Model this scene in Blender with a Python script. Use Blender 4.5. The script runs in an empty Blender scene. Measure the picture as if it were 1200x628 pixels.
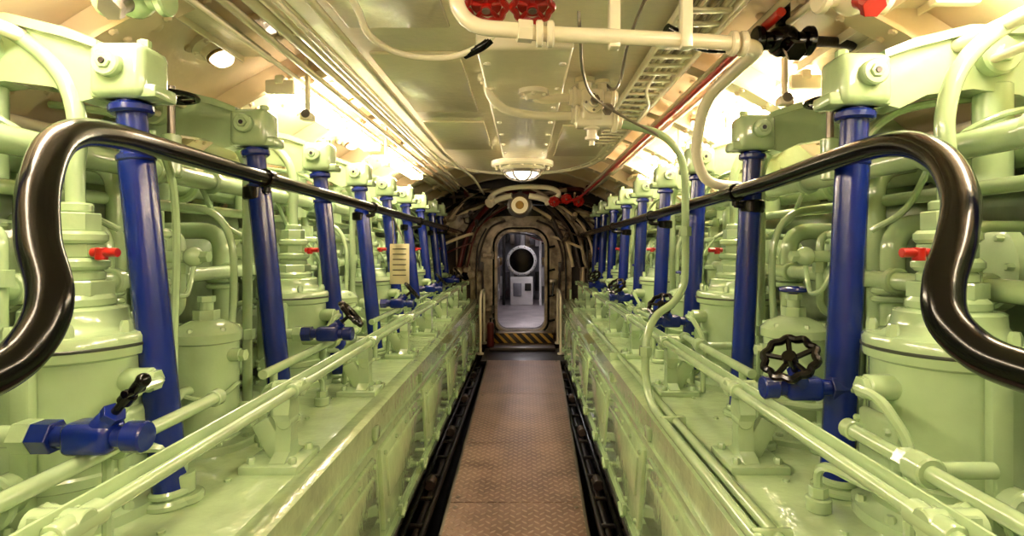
import bpy, bmesh, math, random
from mathutils import Vector, Matrix, Euler
random.seed(7)
CX = -0.06      # boat centre line (camera stands slightly right of it)
pi = math.pi

# ------------------------------------------------------------------ materials
def lin(c):
    return tuple(((v/255)/12.92 if v/255 <= 0.04045 else ((v/255+0.055)/1.055)**2.4) for v in c) + (1,)

def paint(name, col, rough=0.3, metal=0.0, var=0.12, bump=0.15, scale=6.0, coat=0.3, col2=None, fine=60, spec=.5):
    m = bpy.data.materials.new(name); m.use_nodes = True
    n = m.node_tree.nodes; l = m.node_tree.links
    b = n['Principled BSDF']
    b.inputs['Roughness'].default_value = rough
    b.inputs['Metallic'].default_value = metal
    b.inputs['Coat Weight'].default_value = coat
    b.inputs['Coat Roughness'].default_value = 0.08
    b.inputs['Specular IOR Level'].default_value = spec
    tc = n.new('ShaderNodeTexCoord')
    nz = n.new('ShaderNodeTexNoise'); nz.inputs['Scale'].default_value = scale; nz.inputs['Detail'].default_value = 5
    l.new(tc.outputs['Object'], nz.inputs['Vector'])
    cr = n.new('ShaderNodeValToRGB')
    c = lin(col)
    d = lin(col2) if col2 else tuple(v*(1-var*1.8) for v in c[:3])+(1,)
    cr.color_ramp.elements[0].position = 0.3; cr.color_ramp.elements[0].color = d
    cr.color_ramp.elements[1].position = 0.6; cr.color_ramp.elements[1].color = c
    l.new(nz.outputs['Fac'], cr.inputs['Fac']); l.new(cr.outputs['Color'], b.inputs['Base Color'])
    n2 = n.new('ShaderNodeTexNoise'); n2.inputs['Scale'].default_value = fine; n2.inputs['Detail'].default_value = 3
    l.new(tc.outputs['Object'], n2.inputs['Vector'])
    bp = n.new('ShaderNodeBump'); bp.inputs['Strength'].default_value = bump; bp.inputs['Distance'].default_value = 0.004
    l.new(n2.outputs['Fac'], bp.inputs['Height']); l.new(bp.outputs['Normal'], b.inputs['Normal'])
    if coat: l.new(bp.outputs['Normal'], b.inputs['Coat Normal'])
    return m

def emit(name, col, s):
    m = bpy.data.materials.new(name); m.use_nodes = True
    b = m.node_tree.nodes['Principled BSDF']
    b.inputs['Base Color'].default_value = (0.8, 0.8, 0.8, 1)
    b.inputs['Emission Color'].default_value = col+(1,)
    b.inputs['Emission Strength'].default_value = s
    return m

def tread(name, c1, c2, rough=0.33, sc=15.0, c3=(190, 168, 150)):
    m = bpy.data.materials.new(name); m.use_nodes = True
    n = m.node_tree.nodes; l = m.node_tree.links
    b = n['Principled BSDF']; b.inputs['Metallic'].default_value = 0.6
    tc = n.new('ShaderNodeTexCoord')
    mp = n.new('ShaderNodeMapping'); mp.inputs['Rotation'].default_value = (0, 0, pi/4); mp.inputs['Scale'].default_value = (sc*1.7, sc*1.7, 1)
    l.new(tc.outputs['Object'], mp.inputs['Vector'])
    sx = n.new('ShaderNodeSeparateXYZ'); l.new(mp.outputs['Vector'], sx.inputs[0])
    def M(op, a, bb=None, c=None):
        x = n.new('ShaderNodeMath'); x.operation = op
        for i, v in enumerate((a, bb, c)):
            if v is None: continue
            if isinstance(v, (int, float)): x.inputs[i].default_value = v
            else: l.new(v, x.inputs[i])
        return x.outputs[0]
    X, Y = sx.outputs[0], sx.outputs[1]
    fx = M('SUBTRACT', M('FRACT', X), 0.5); fy = M('SUBTRACT', M('FRACT', Y), 0.5)
    par = M('FLOORED_MODULO', M('ADD', M('FLOOR', X), M('FLOOR', Y)), 2)
    inv = M('SUBTRACT', 1, par)
    a = M('ADD', M('MULTIPLY', fx, par), M('MULTIPLY', fy, inv))
    c = M('ADD', M('MULTIPLY', fy, par), M('MULTIPLY', fx, inv))
    d = M('ADD', M('POWER', M('MULTIPLY', a, 2.1), 2), M('POWER', M('MULTIPLY', c, 6.0), 2))
    h = n.new('ShaderNodeMapRange'); h.interpolation_type = 'SMOOTHSTEP'
    h.inputs[1].default_value = 1.1; h.inputs[2].default_value = 0.3; h.inputs[3].default_value = 0; h.inputs[4].default_value = 1
    l.new(d, h.inputs[0])
    nz = n.new('ShaderNodeTexNoise'); nz.inputs['Scale'].default_value = 4; nz.inputs['Detail'].default_value = 6
    l.new(tc.outputs['Object'], nz.inputs['Vector'])
    cr = n.new('ShaderNodeValToRGB'); cr.color_ramp.elements[0].color = lin(c1); cr.color_ramp.elements[1].color = lin(c2)
    cr.color_ramp.elements[0].position = .3; cr.color_ramp.elements[1].position = .65
    l.new(nz.outputs['Fac'], cr.inputs['Fac'])
    mx = n.new('ShaderNodeMix'); mx.data_type = 'RGBA'
    l.new(M('MULTIPLY', h.outputs[0], 0.5), mx.inputs[0]); l.new(cr.outputs['Color'], mx.inputs[6]); mx.inputs[7].default_value = lin(c3)
    l.new(mx.outputs[2], b.inputs['Base Color'])
    rr = n.new('ShaderNodeMapRange'); rr.inputs[3].default_value = rough-.06; rr.inputs[4].default_value = rough+.2
    l.new(nz.outputs['Fac'], rr.inputs[0]); l.new(rr.outputs[0], b.inputs['Roughness'])
    bp = n.new('ShaderNodeBump'); bp.inputs['Strength'].default_value = .8; bp.inputs['Distance'].default_value = 0.005
    l.new(h.outputs[0], bp.inputs['Height']); l.new(bp.outputs['Normal'], b.inputs['Normal'])
    return m

def hazard(name):
    m = bpy.data.materials.new(name); m.use_nodes = True
    n = m.node_tree.nodes; l = m.node_tree.links; b = n['Principled BSDF']; b.inputs['Roughness'].default_value = .45
    tc = n.new('ShaderNodeTexCoord'); sx = n.new('ShaderNodeSeparateXYZ'); l.new(tc.outputs['Object'], sx.inputs[0])
    a = n.new('ShaderNodeMath'); a.operation = 'ADD'; l.new(sx.outputs[0], a.inputs[0]); l.new(sx.outputs[2], a.inputs[1])
    q = n.new('ShaderNodeMath'); q.operation = 'MULTIPLY'; l.new(a.outputs[0], q.inputs[0]); q.inputs[1].default_value = 9
    f = n.new('ShaderNodeMath'); f.operation = 'FRACT'; l.new(q.outputs[0], f.inputs[0])
    g = n.new('ShaderNodeMath'); g.operation = 'GREATER_THAN'; l.new(f.outputs[0], g.inputs[0]); g.inputs[1].default_value = .4
    mx = n.new('ShaderNodeMix'); mx.data_type = 'RGBA'; l.new(g.outputs[0], mx.inputs[0])
    mx.inputs[7].default_value = lin((25, 20, 18)); mx.inputs[6].default_value = lin((180, 140, 60)); l.new(mx.outputs[2], b.inputs['Base Color'])
    return m

GREEN = paint('enamel_green', (170, 194, 148), .2, var=.10, bump=.3, fine=32, coat=.8)
GREEN2 = paint('enamel_green_ledge', (174, 197, 149), .16, var=.12, bump=.6, fine=22, coat=.9)
HGREEN = paint('shaded_green_heads', (122, 142, 106), .28, var=.25, bump=.3, fine=30, coat=.5)  # engine green darkened for the heads, shade put into the colour
DGREEN = paint('shaded_green', (50, 56, 42), .45, var=.3, bump=.3, coat=.1)  # dark green that paints shade onto the outer engine structure
BLUE = paint('enamel_blue', (6, 30, 118), .26, var=.15, coat=.25)
BLACK = paint('gloss_black', (5, 3, 3), .16, var=.1, coat=0, bump=.05, spec=.3)
DARK = paint('bilge_black', (28, 20, 16), .42, var=.4, bump=.4, coat=.1)
CREAM = paint('cream_paint', (248, 236, 210), .24, var=.04, bump=.45, fine=24, coat=.6, scale=3)
CREAM2 = paint('hull_cream', (228, 206, 172), .32, var=.16, bump=.5, fine=20, coat=.4, scale=2.5)
DIRTY = paint('bulkhead_paint', (170, 152, 126), .45, col2=(78, 60, 46), bump=.4, scale=9)
BROWN = paint('bulkhead_dark', (58, 42, 33), .5, col2=(22, 15, 11), bump=.4, scale=5)
RED = paint('enamel_red', (170, 14, 8), .3, var=.2)
DRED = paint('extinguisher_red', (90, 14, 10), .3, var=.2)
STEEL = paint('worn_steel', (140, 130, 120), .32, metal=.9, var=.25)
BRASS = paint('brass', (150, 115, 50), .35, metal=.8, var=.3)
WHITE = paint('white_paint', (228, 226, 226), .35, var=.08)
GREY = paint('cabinet_grey', (130, 130, 138), .35, var=.15)
PLATE = paint('sign_plate', (226, 214, 170), .5, var=.1)
TREAD = tread('tread_plate', (104, 82, 72), (146, 120, 106), .32)
TREAD2 = tread('tread_plate_light', (170, 162, 166), (210, 202, 204), c3=(232, 224, 224))
HAZ = hazard('hazard_stripe')
TUBE = emit('fluorescent_glass', (1.0, .84, .63), 48)
TUBEW = emit('lamp_glass_white', (1.0, .93, .97), 36)
GLASS = emit('lamp_dome', (1.0, .86, .64), 2.0)
AMBER = emit('amber_lens', (1.0, .6, .1), .2)

# ------------------------------------------------------------------ mesh builder
class MB:
    def __init__(s, side=0):
        s.V = []; s.F = []; s.M = []; s.mats = []; s.side = side
    def mi(s, m):
        if m not in s.mats: s.mats.append(m)
        return s.mats.index(m)
    def add(s, V, F, m):
        o = len(s.V); s.V += [tuple(v) for v in V]; k = s.mi(m)
        for f in F: s.F.append([i+o for i in f]); s.M.append(k)
    def box(s, c, size, m, bev=.006, rot=None, seg=2):
        bm = bmesh.new(); bmesh.ops.create_cube(bm, size=1)
        for v in bm.verts: v.co = Vector((v.co.x*size[0], v.co.y*size[1], v.co.z*size[2]))
        b = min(bev, min(size)*.45)
        if b > 0: bmesh.ops.bevel(bm, geom=list(bm.edges), offset=b, segments=seg, affect='EDGES', profile=.5)
        R = Euler(rot).to_matrix() if rot else Matrix.Identity(3)
        bm.verts.index_update()
        V = [R @ v.co + Vector(c) for v in bm.verts]; F = [[v.index for v in f.verts] for f in bm.faces]
        bm.free(); s.add(V, F, m)
    def frame(s, ax):
        ax = Vector(ax).normalized()
        t = Vector((0, 0, 1)) if abs(ax.z) < .9 else Vector((1, 0, 0))
        a = ax.cross(t).normalized(); return a, ax.cross(a).normalized(), ax
    def lathe(s, o, ax, prof, m, seg=24, cap=True):
        a, b, x = s.frame(ax); o = Vector(o); V = []; F = []
        for r, h in prof:
            for i in range(seg):
                t = 2*pi*i/seg; V.append(o + x*h + (a*math.cos(t)+b*math.sin(t))*max(r, 1e-4))
        for j in range(len(prof)-1):
            for i in range(seg):
                k = (i+1) % seg; F.append([j*seg+i, j*seg+k, (j+1)*seg+k, (j+1)*seg+i])
        if cap:
            F.append(list(range(seg))[::-1]); n = (len(prof)-1)*seg; F.append(list(range(n, n+seg)))
        s.add(V, F, m)
    def cyl(s, p0, p1, r, m, r2=None, seg=18, ch=.12):
        p0 = Vector(p0); p1 = Vector(p1); h = (p1-p0).length; r2 = r if r2 is None else r2
        c = min(ch*min(r, r2), h*.3)
        s.lathe(p0, p1-p0, [(r-c, 0), (r, c), (r2, h-c), (r2-c, h)], m, seg)
    def hexa(s, p0, p1, r, m): s.cyl(p0, p1, r, m, seg=6, ch=.05)
    def ball(s, c, r, m, seg=16, sq=1.0):
        pr = [(r*math.sin(pi*i/8), -r*sq*math.cos(pi*i/8)) for i in range(9)]
        s.lathe(c, (0, 0, 1), pr, m, seg, cap=False)
    def tube(s, pts, r, m, seg=10, n=6, closed=False, cat=True):
        P = [Vector(p) for p in pts]; Q = []
        if cat and len(P) > 2:
            N = len(P)
            for i in range(N if closed else N-1):
                if closed: p0, p1, p2, p3 = P[(i-1) % N], P[i], P[(i+1) % N], P[(i+2) % N]
                else: p0, p1, p2, p3 = P[max(i-1, 0)], P[i], P[i+1], P[min(i+2, N-1)]
                for k in range(n):
                    t = k/n
                    Q.append(.5*((2*p1)+(p2-p0)*t+(2*p0-5*p1+4*p2-p3)*t*t+(3*p1-p0-3*p2+p3)*t**3))
            if not closed: Q.append(P[-1])
        else: Q = P
        V = []; F = []; N = len(Q); a = None
        for i in range(N):
            if closed: d = Q[(i+1) % N]-Q[i-1]
            else: d = Q[min(i+1, N-1)]-Q[max(i-1, 0)]
            d.normalize()
            if a is None: a, b, _ = s.frame(d)
            else:
                a = (a - d*a.dot(d)).normalized()
            b = d.cross(a)
            rr = r(i/(N-1)) if callable(r) else r
            for k in range(seg):
                t = 2*pi*k/seg; V.append(Q[i]+(a*math.cos(t)+b*math.sin(t))*rr)
        for i in range(N if closed else N-1):
            j = (i+1) % N
            for k in range(seg):
                q = (k+1) % seg; F.append([i*seg+k, i*seg+q, j*seg+q, j*seg+k])
        if not closed: F.append(list(range(seg))[::-1]); F.append(list(range((N-1)*seg, N*seg)))
        s.add(V, F, m)
    def bend(s, pts, r, m, rad=.06, seg=12):
        """pipe with straight runs and rounded elbows"""
        P = [Vector(p) for p in pts]; Q = [P[0]]
        for i in range(1, len(P)-1):
            a = P[i-1]-P[i]; b = P[i+1]-P[i]; q = min(rad, a.length*.48, b.length*.48)
            A = P[i]+a.normalized()*q; B = P[i]+b.normalized()*q
            for k in range(7):
                t = k/6; Q.append(A*(1-t)**2+P[i]*2*t*(1-t)+B*t*t)
        Q.append(P[-1]); s.tube(Q, r, m, seg, cat=False)
    def prism(s, poly, y0, y1, m):
        n = len(poly); V = [(u, y0, z) for u, z in poly]+[(u, y1, z) for u, z in poly]
        F = [list(range(n)), list(range(n, 2*n))[::-1]]+[[i, (i+1) % n, n+(i+1) % n, n+i] for i in range(n)]
        s.add(V, F, m)
    def bolts(s, c, ax, R, n, r, h, m, ph=0):
        a, b, x = s.frame(ax); c = Vector(c)
        for i in range(n):
            t = 2*pi*i/n+ph; p = c+(a*math.cos(t)+b*math.sin(t))*R
            s.lathe(p, x, [(r, 0), (r, h*.7), (r*.7, h)], m, 6)
    def wheel(s, c, ax, R, r, m, lobes=0, spokes=5, hub=.018):
        a, b, x = s.frame(ax); c = Vector(c); n = 60; pts = []
        for i in range(n):
            t = 2*pi*i/n; q = R*(1+(.06*math.cos(lobes*t) if lobes else 0))
            pts.append(c+(a*math.cos(t)+b*math.sin(t))*q)
        s.tube(pts, r, m, 8, closed=True, cat=False)
        for i in range(spokes):
            t = 2*pi*i/spokes
            s.cyl(c-x*r*.6, c+(a*math.cos(t)+b*math.sin(t))*R, r*.7, m, seg=8)
        s.cyl(c-x*r*1.5, c+x*r*1.3, hub, m, seg=12)
    def obj(s, name, parent=None, sharp=38):
        me = bpy.data.meshes.new(name)
        V = s.V
        if s.side: V = [(CX+s.side*v[0], v[1], v[2]) for v in V]
        me.from_pydata(V, [], s.F); me.update()
        for m in s.mats: me.materials.append(m)
        me.polygons.foreach_set('material_index', s.M)
        bm = bmesh.new(); bm.from_mesh(me); bmesh.ops.recalc_face_normals(bm, faces=bm.faces); bm.to_mesh(me); bm.free()
        me.polygons.foreach_set('use_smooth', [True]*len(me.polygons))
        try: me.set_sharp_from_angle(angle=math.radians(sharp))
        except Exception: pass
        me.update()
        o = bpy.data.objects.new(name, me); bpy.context.collection.objects.link(o)
        if parent: o.parent = parent
        return o

def empty(name, loc=(0, 0, 0)):
    e = bpy.data.objects.new(name, None); bpy.context.collection.objects.link(e); e.empty_display_size = .1; return e
def inst(o, name, off, parent=None):
    q = bpy.data.objects.new(name, o.data); bpy.context.collection.objects.link(q); q.location = off
    if parent: q.parent = parent
    return q

# ------------------------------------------------------------------ engine unit
def pushrod(mb, yy, ub):
    top = Vector((.935, yy, 1.615)); bot = Vector((ub, yy, .6)); d = top-bot
    at = lambda z: bot + d*((z-.6)/1.015)
    mb.cyl(at(.6), at(1.47), .041, BLUE, seg=24)
    mb.cyl(at(1.45), at(1.62), .034, BLUE, seg=24)
    mb.cyl(at(1.465), at(1.485), .044, BLUE, seg=24)
    mb.cyl(at(1.585), at(1.61), .05, BLUE, seg=24)
    mb.cyl(at(.6), at(.625), .062, GREEN, seg=20)
    mb.cyl(at(.625), at(.645), .05, GREEN, seg=20)

def rocker(mb, yy):
    mb.box((.935, yy, 1.685), (.135, .115, .135), GREEN, .022, seg=3)
    mb.box((.925, yy, 1.635), (.165, .09, .035), GREEN, .01)
    mb.cyl((.945, yy-.078, 1.695), (.945, yy+.078, 1.695), .034, GREEN, seg=20)
    mb.cyl((.945, yy-.084, 1.695), (.945, yy+.084, 1.695), .018, GREEN, seg=6)
    mb.cyl((.945, yy-.087, 1.695), (.945, yy+.087, 1.695), .008, DARK, seg=10)
    mb.cyl((.90, yy, 1.75), (.90, yy, 1.772), .016, GREEN, seg=6)
    poly = [(.97, 1.625), (.97, 1.735), (1.06, 1.765), (1.2, 1.80), (1.36, 1.80), (1.5, 1.765), (1.6, 1.69), (1.63, 1.54), (1.5, 1.54),
            (1.43, 1.60), (1.34, 1.645), (1.22, 1.66), (1.10, 1.645), (1.03, 1.61)]
    mb.prism(poly, yy-.036, yy+.036, GREEN)
    fl = [(.98, 1.735), (1.06, 1.762), (1.2, 1.797), (1.36, 1.797), (1.5, 1.762), (1.6, 1.69), (1.612, 1.705), (1.505, 1.785), (1.36, 1.82), (1.2, 1.82), (1.055, 1.785), (.98, 1.755)]
    mb.prism(fl, yy-.055, yy+.055, GREEN)
    mb.cyl((1.27, yy-.07, 1.74), (1.27, yy+.07, 1.74), .05, GREEN, seg=20)
    mb.cyl((1.27, yy-.085, 1.74), (1.27, yy+.085, 1.74), .022, GREEN, seg=6)
    mb.cyl((1.3, yy, 1.42), (1.3, yy, 1.68), .045, GREEN, seg=14)
    mb.cyl((1.55, yy, 1.3), (1.55, yy, 1.56), .03, GREEN, seg=14)
    pts = [(1.55+.045*math.cos(t*.9), yy+.045*math.sin(t*.9), 1.42+t*.0035) for t in range(36)]
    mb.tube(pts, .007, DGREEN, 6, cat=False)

def unit(side, yc, ys, ub, hasB=True, blue_top=False):
    mb = MB(side); pit = .645 if side < 0 else .66
    for yy in [0] + ([pit] if hasB else []):
        pushrod(mb, yy, ub); rocker(mb, yy)
    G = GREEN
    # ---- large cylinder housing with stepped injector stack
    U = 1.05
    mb.lathe((U, yc, .6), (0, 0, 1), [(.19, 0), (.195, .005), (.195, .03), (.17, .036), (.158, .05), (.158, .10), (.166, .105), (.166, .125), (.158, .13), (.158, .385), (.172, .392), (.174, .40), (.174, .435),
        (.168, .445), (.13, .452), (.12, .458), (.112, .475), (.11, .50), (.10, .506)], G, 40)
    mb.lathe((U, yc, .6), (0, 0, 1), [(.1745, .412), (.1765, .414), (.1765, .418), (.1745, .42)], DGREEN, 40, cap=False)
    mb.bolts((U, yc, .63), (0, 0, 1), .178, 10, .012, .018, G)
    mb.cyl((U, yc, 1.1), (U, yc, 1.135), .085, G, seg=24)
    mb.hexa((U, yc, 1.13), (U, yc, 1.17), .08, G)
    mb.cyl((U, yc, 1.165), (U, yc, 1.195), .062, G, seg=24)
    mb.cyl((U, yc, 1.195), (U, yc, 1.225), .072, G, seg=24)
    mb.hexa((U, yc, 1.225), (U, yc, 1.26), .06, G)
    mb.cyl((U, yc, 1.26), (U, yc, 1.29), .068, G, seg=24)
    mb.hexa((U, yc, 1.29), (U, yc, 1.335), .052, G)
    mb.cyl((U, yc, 1.335), (U, yc, 1.36), .038, G, seg=16)
    mb.bolts((U, yc, 1.04), (0, 0, 1), .15, 8, .013, .035, G, .2)
    mb.tube([(U, yc, 1.35), (U, yc, 1.45), (U-.005, yc, 1.56), (U+.03, yc, 1.67), (U+.12, yc, 1.76), (U+.25, yc, 1.82), (U+.5, yc, 1.86)], .021, G, 14)
    # inspection cover, ribs and bosses on housing
    mb.box((U-.16, yc-.0, .78), (.03, .13, .17), G, .02, seg=3)
    mb.bolts((U-.173, yc, .78), (-1, 0, 0), .078, 4, .009, .012, G, pi/4)
    mb.cyl((U-.21, yc-.03, .93), (U-.1, yc-.03, .93), .030, G, seg=16)
    mb.hexa((U-.225, yc-.03, .93), (U-.2, yc-.03, .93), .026, G)
    mb.bend([(U-.20, yc-.03, .93), (U-.235, yc-.03, .93), (U-.235, yc-.12, .93), (U-.20, yc-.16, .85), (U-.20, yc-.16, .61)], .011, G, .03, 8)
    for q in (-1, 1):
        mb.box((U-.02, yc+q*.165, .82), (.045, .025, .36), G, .006)
    mb.cyl((U, yc-.22, .72), (U, yc-.14, .72), .045, G); mb.cyl((U, yc-.235, .72), (U, yc-.215, .72), .062, G); mb.bolts((U, yc-.235, .72), (0, -1, 0), .05, 6, .008, .012, G)
    mb.hexa((U, yc-.26, .72), (U, yc-.235, .72), .03, G)
    # ---- small pump cylinder
    u = .99
    mb.lathe((u, ys, .6), (0, 0, 1), [(.15, 0), (.155, .004), (.155, .022), (.15, .028), (.10, .03), (.095, .04), (.098, .06), (.098, .34), (.108, .345), (.108, .372), (.10, .38),
        (.085, .395), (.05, .41), (.034, .415)], G, 32)
    mb.bolts((u, ys, .625), (0, 0, 1), .128, 8, .011, .016, G)
    mb.bolts((u, ys, .975), (0, 0, 1), .09, 6, .010, .018, G)
    mb.hexa((u, ys, 1.01), (u, ys, 1.045), .04, G); mb.cyl((u, ys, 1.04), (u, ys, 1.075), .022, G, seg=12)
    mb.hexa((u, ys, 1.07), (u, ys, 1.09), .027, G)
    mb.cyl((u-.125, ys-.02, .9), (u-.06, ys-.02, .9), .022, G, seg=12); mb.hexa((u-.14, ys-.02, .9), (u-.12, ys-.02, .9), .02, G)
    mb.tube([(u-.09, ys+.03, .72), (u-.14, ys+.03, .72), (u-.17, ys+.03, .68), (u-.17, ys+.03, .61)], .014, G, 10)
    mb.cyl((u-.17, ys+.03, .605), (u-.17, ys+.03, .625), .03, G)
    mb.tube([(u-.1, ys+.02, .80), (u-.12, ys-.04, .81), (u-.105, ys-.09, .79), (u-.05, ys-.12, .78), (u, ys-.14, .80)], .008, G, 8)
    mb.tube([(u, ys+.09, .93), (u, ys+.16, .93), (u+.02, ys+.2, .98), (u+.02, ys+.2, 1.25), (u+.1, ys+.2, 1.38), (u+.3, ys+.2, 1.4)], .013, G, 10)
    mb.tube([(u, ys-.09, .80), (u, ys-.15, .80), (u, ys-.18, .76), (u, ys-.18, .61)], .016, G, 10)
    mb.cyl((u, ys-.18, .605), (u, ys-.18, .625), .035, G); mb.hexa((u, ys-.18, .67), (u, ys-.18, .70), .026, G)
    if blue_top:
        mb.cyl((u, ys, 1.08), (u, ys, 1.1), .012, BLUE); mb.wheel((u, ys, 1.105), (0, 0, 1), .04, .009, BLUE, spokes=4)
    # tall slim column between (sampling cock) and cross pipes
    mb.cyl((1.17, ys-.02, .6), (1.17, ys-.02, 1.28), .05, G, seg=18)
    for z in (.95, 1.12, 1.28): mb.cyl((1.17, ys-.02, z), (1.17, ys-.02, z+.03), .068, G, seg=18)
    mb.hexa((1.17, ys-.02, 1.31), (1.17, ys-.02, 1.37), .045, G); mb.cyl((1.17, ys-.02, 1.36), (1.17, ys-.02, 1.42), .02, G)
    mb.cyl((1.12, ys-.02, 1.22), (1.03, ys-.02, 1.22), .02, G); mb.ball((1.02, ys-.02, 1.22), .033, G, 12); mb.hexa((1.0, ys-.02, 1.22), (.97, ys-.02, 1.22), .02, G)
    mb.tube([(1.02, ys-.02, 1.19), (1.02, ys-.04, 1.13), (1.0, ys-.1, 1.10), (1.0, ys-.17, 1.12), (1.03, ys-.2, 1.2), (1.1, ys-.22, 1.3)], .008, G, 8)
    # ---- upright service pipes
    mb.bend([(1.0, ys+.29, .61), (1.0, ys+.29, 1.62), (1.2, ys+.29, 1.74), (1.5, ys+.29, 1.74)], .018, G, .1)
    mb.hexa((1.0, ys+.29, .9), (1.0, ys+.29, .94), .028, G); mb.cyl((1.0, ys+.29, .605), (1.0, ys+.29, .63), .04, G)
    mb.tube([(.97, yc+.26, 1.0), (.97, yc+.27, 1.3), (.98, yc+.24, 1.5), (1.08, yc+.22, 1.62), (1.3, yc+.22, 1.66)], .011, G, 8)
    mb.bend([(.97, yc+.26, 1.02), (.97, yc+.26, .74), (1.0, yc+.13, .74)], .011, G, .04, 8)
    mb.bend([(1.2, ys-.12, .61), (1.2, ys-.12, 1.5), (1.5, ys-.12, 1.55)], .028, G, .08)
    # ---- red knob valve on stack
    mb.cyl((U-.02, yc+.0, 1.235), (U-.10, yc-.04, 1.235), .012, G)
    mb.cyl((U-.095, yc-.04, 1.22), (U-.095, yc-.04, 1.25), .014, RED, seg=12)
    mb.cyl((U-.135, yc-.04, 1.238), (U-.072, yc-.04, 1.238), .011, RED, seg=12)
    # ---- cylinder head behind
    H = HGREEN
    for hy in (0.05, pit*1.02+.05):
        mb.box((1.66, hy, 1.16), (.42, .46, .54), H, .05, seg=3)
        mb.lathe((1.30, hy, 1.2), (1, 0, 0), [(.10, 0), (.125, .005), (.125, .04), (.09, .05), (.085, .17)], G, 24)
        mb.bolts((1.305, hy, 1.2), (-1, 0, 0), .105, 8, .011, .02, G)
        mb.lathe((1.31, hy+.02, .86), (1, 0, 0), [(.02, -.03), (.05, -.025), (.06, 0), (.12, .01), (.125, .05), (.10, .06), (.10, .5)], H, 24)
        mb.bolts((1.32, hy+.02, .86), (-1, 0, 0), .10, 6, .011, .02, G)
        mb.cyl((1.45, hy-.14, 1.42), (1.45, hy-.14, 1.52), .045, G); mb.hexa((1.45, hy-.14, 1.52), (1.45, hy-.14, 1.56), .035, G)
        mb.cyl((1.45, hy+.15, 1.42), (1.45, hy+.15, 1.50), .035, G); mb.hexa((1.45, hy+.15, 1.50), (1.45, hy+.15, 1.55), .03, G)
        mb.tube([(1.45, hy-.14, 1.55), (1.4, hy-.14, 1.60), (1.25, hy-.12, 1.58), (1.16, hy-.05, 1.5), (1.12, hy+.02, 1.36), (1.06, hy+.08, 1.3)], .009, G, 8)
        mb.bend([(1.5, hy+.2, 1.32), (1.2, hy+.2, 1.32), (1.2, hy+.2, .9), (1.4, hy+.2, .9)], .035, G, .09, 14)
        mb.cyl((1.2, hy+.2, 1.08), (1.2, hy+.2, 1.1), .06, G); mb.cyl((1.2, hy+.2, 1.105), (1.2, hy+.2, 1.125), .06, G)
        mb.bend([(1.36, hy-.2, 1.3), (1.12, hy-.2, 1.3), (1.12, hy-.2, 1.02), (1.3, hy-.2, .98)], .014, G, .05, 10)
        mb.hexa((1.12, hy-.2, 1.16), (1.12, hy-.2, 1.2), .024, G)
    return mb

def valve(side, wheelstyle, name, y, u, z, parent=None):
    """blue shut-off valve, axis across the engine, stem pointing up to the gangway"""
    mb = MB(side)
    mb.cyl((u+.10, y, z), (u+.24, y, z), .022, GREEN); mb.hexa((u+.10, y, z), (u+.135, y, z), .034, GREEN)
    mb.cyl((u+.2, y, z), (u+.235, y, z), .036, GREEN)
    mb.cyl((u-.11, y, z), (u+.10, y, z), .022, BLUE, seg=20)
    mb.cyl((u-.115, y, z), (u-.075, y, z), .03, BLUE, seg=20); mb.hexa((u+.06, y, z), (u+.1, y, z), .033, BLUE)
    mb.box((u-.01, y, z), (.095, .065, .062), BLUE, .016, seg=3)
    d = Vector((-.5, -.5, .72)).normalized() if side > 0 else Vector((-.62, .1, .55)).normalized()
    if wheelstyle == 'lever': d = Vector((-.62, -.15, .62)).normalized()
    c = Vector((u-.01, y, z))
    mb.cyl(c+d*.01, c+d*.062, .026, BLUE, r2=.02, seg=16); mb.hexa(c+d*.058, c+d*.075, .022, BLUE)
    mb.cyl(c+d*.07, c+d*.125, .0085, BLACK, seg=10)
    if wheelstyle == 'lever':
        e = c+d*.115
        mb.cyl(e-d*.012, e+d*.012, .014, BLACK)
        mb.cyl(e, e+d*.05, .009, BLACK, r2=.012); mb.ball(e+d*.052, .014, BLACK, 10)
        mb.cyl(e+d*.02-Vector((.0, .025, 0)), e+d*.02+Vector((0, .025, 0)), .008, BLACK)
    else:
        mb.wheel(c+d*.125, d, .062, .010, BLACK, lobes=10, spokes=5)
    return mb.obj(name, parent)

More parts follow.
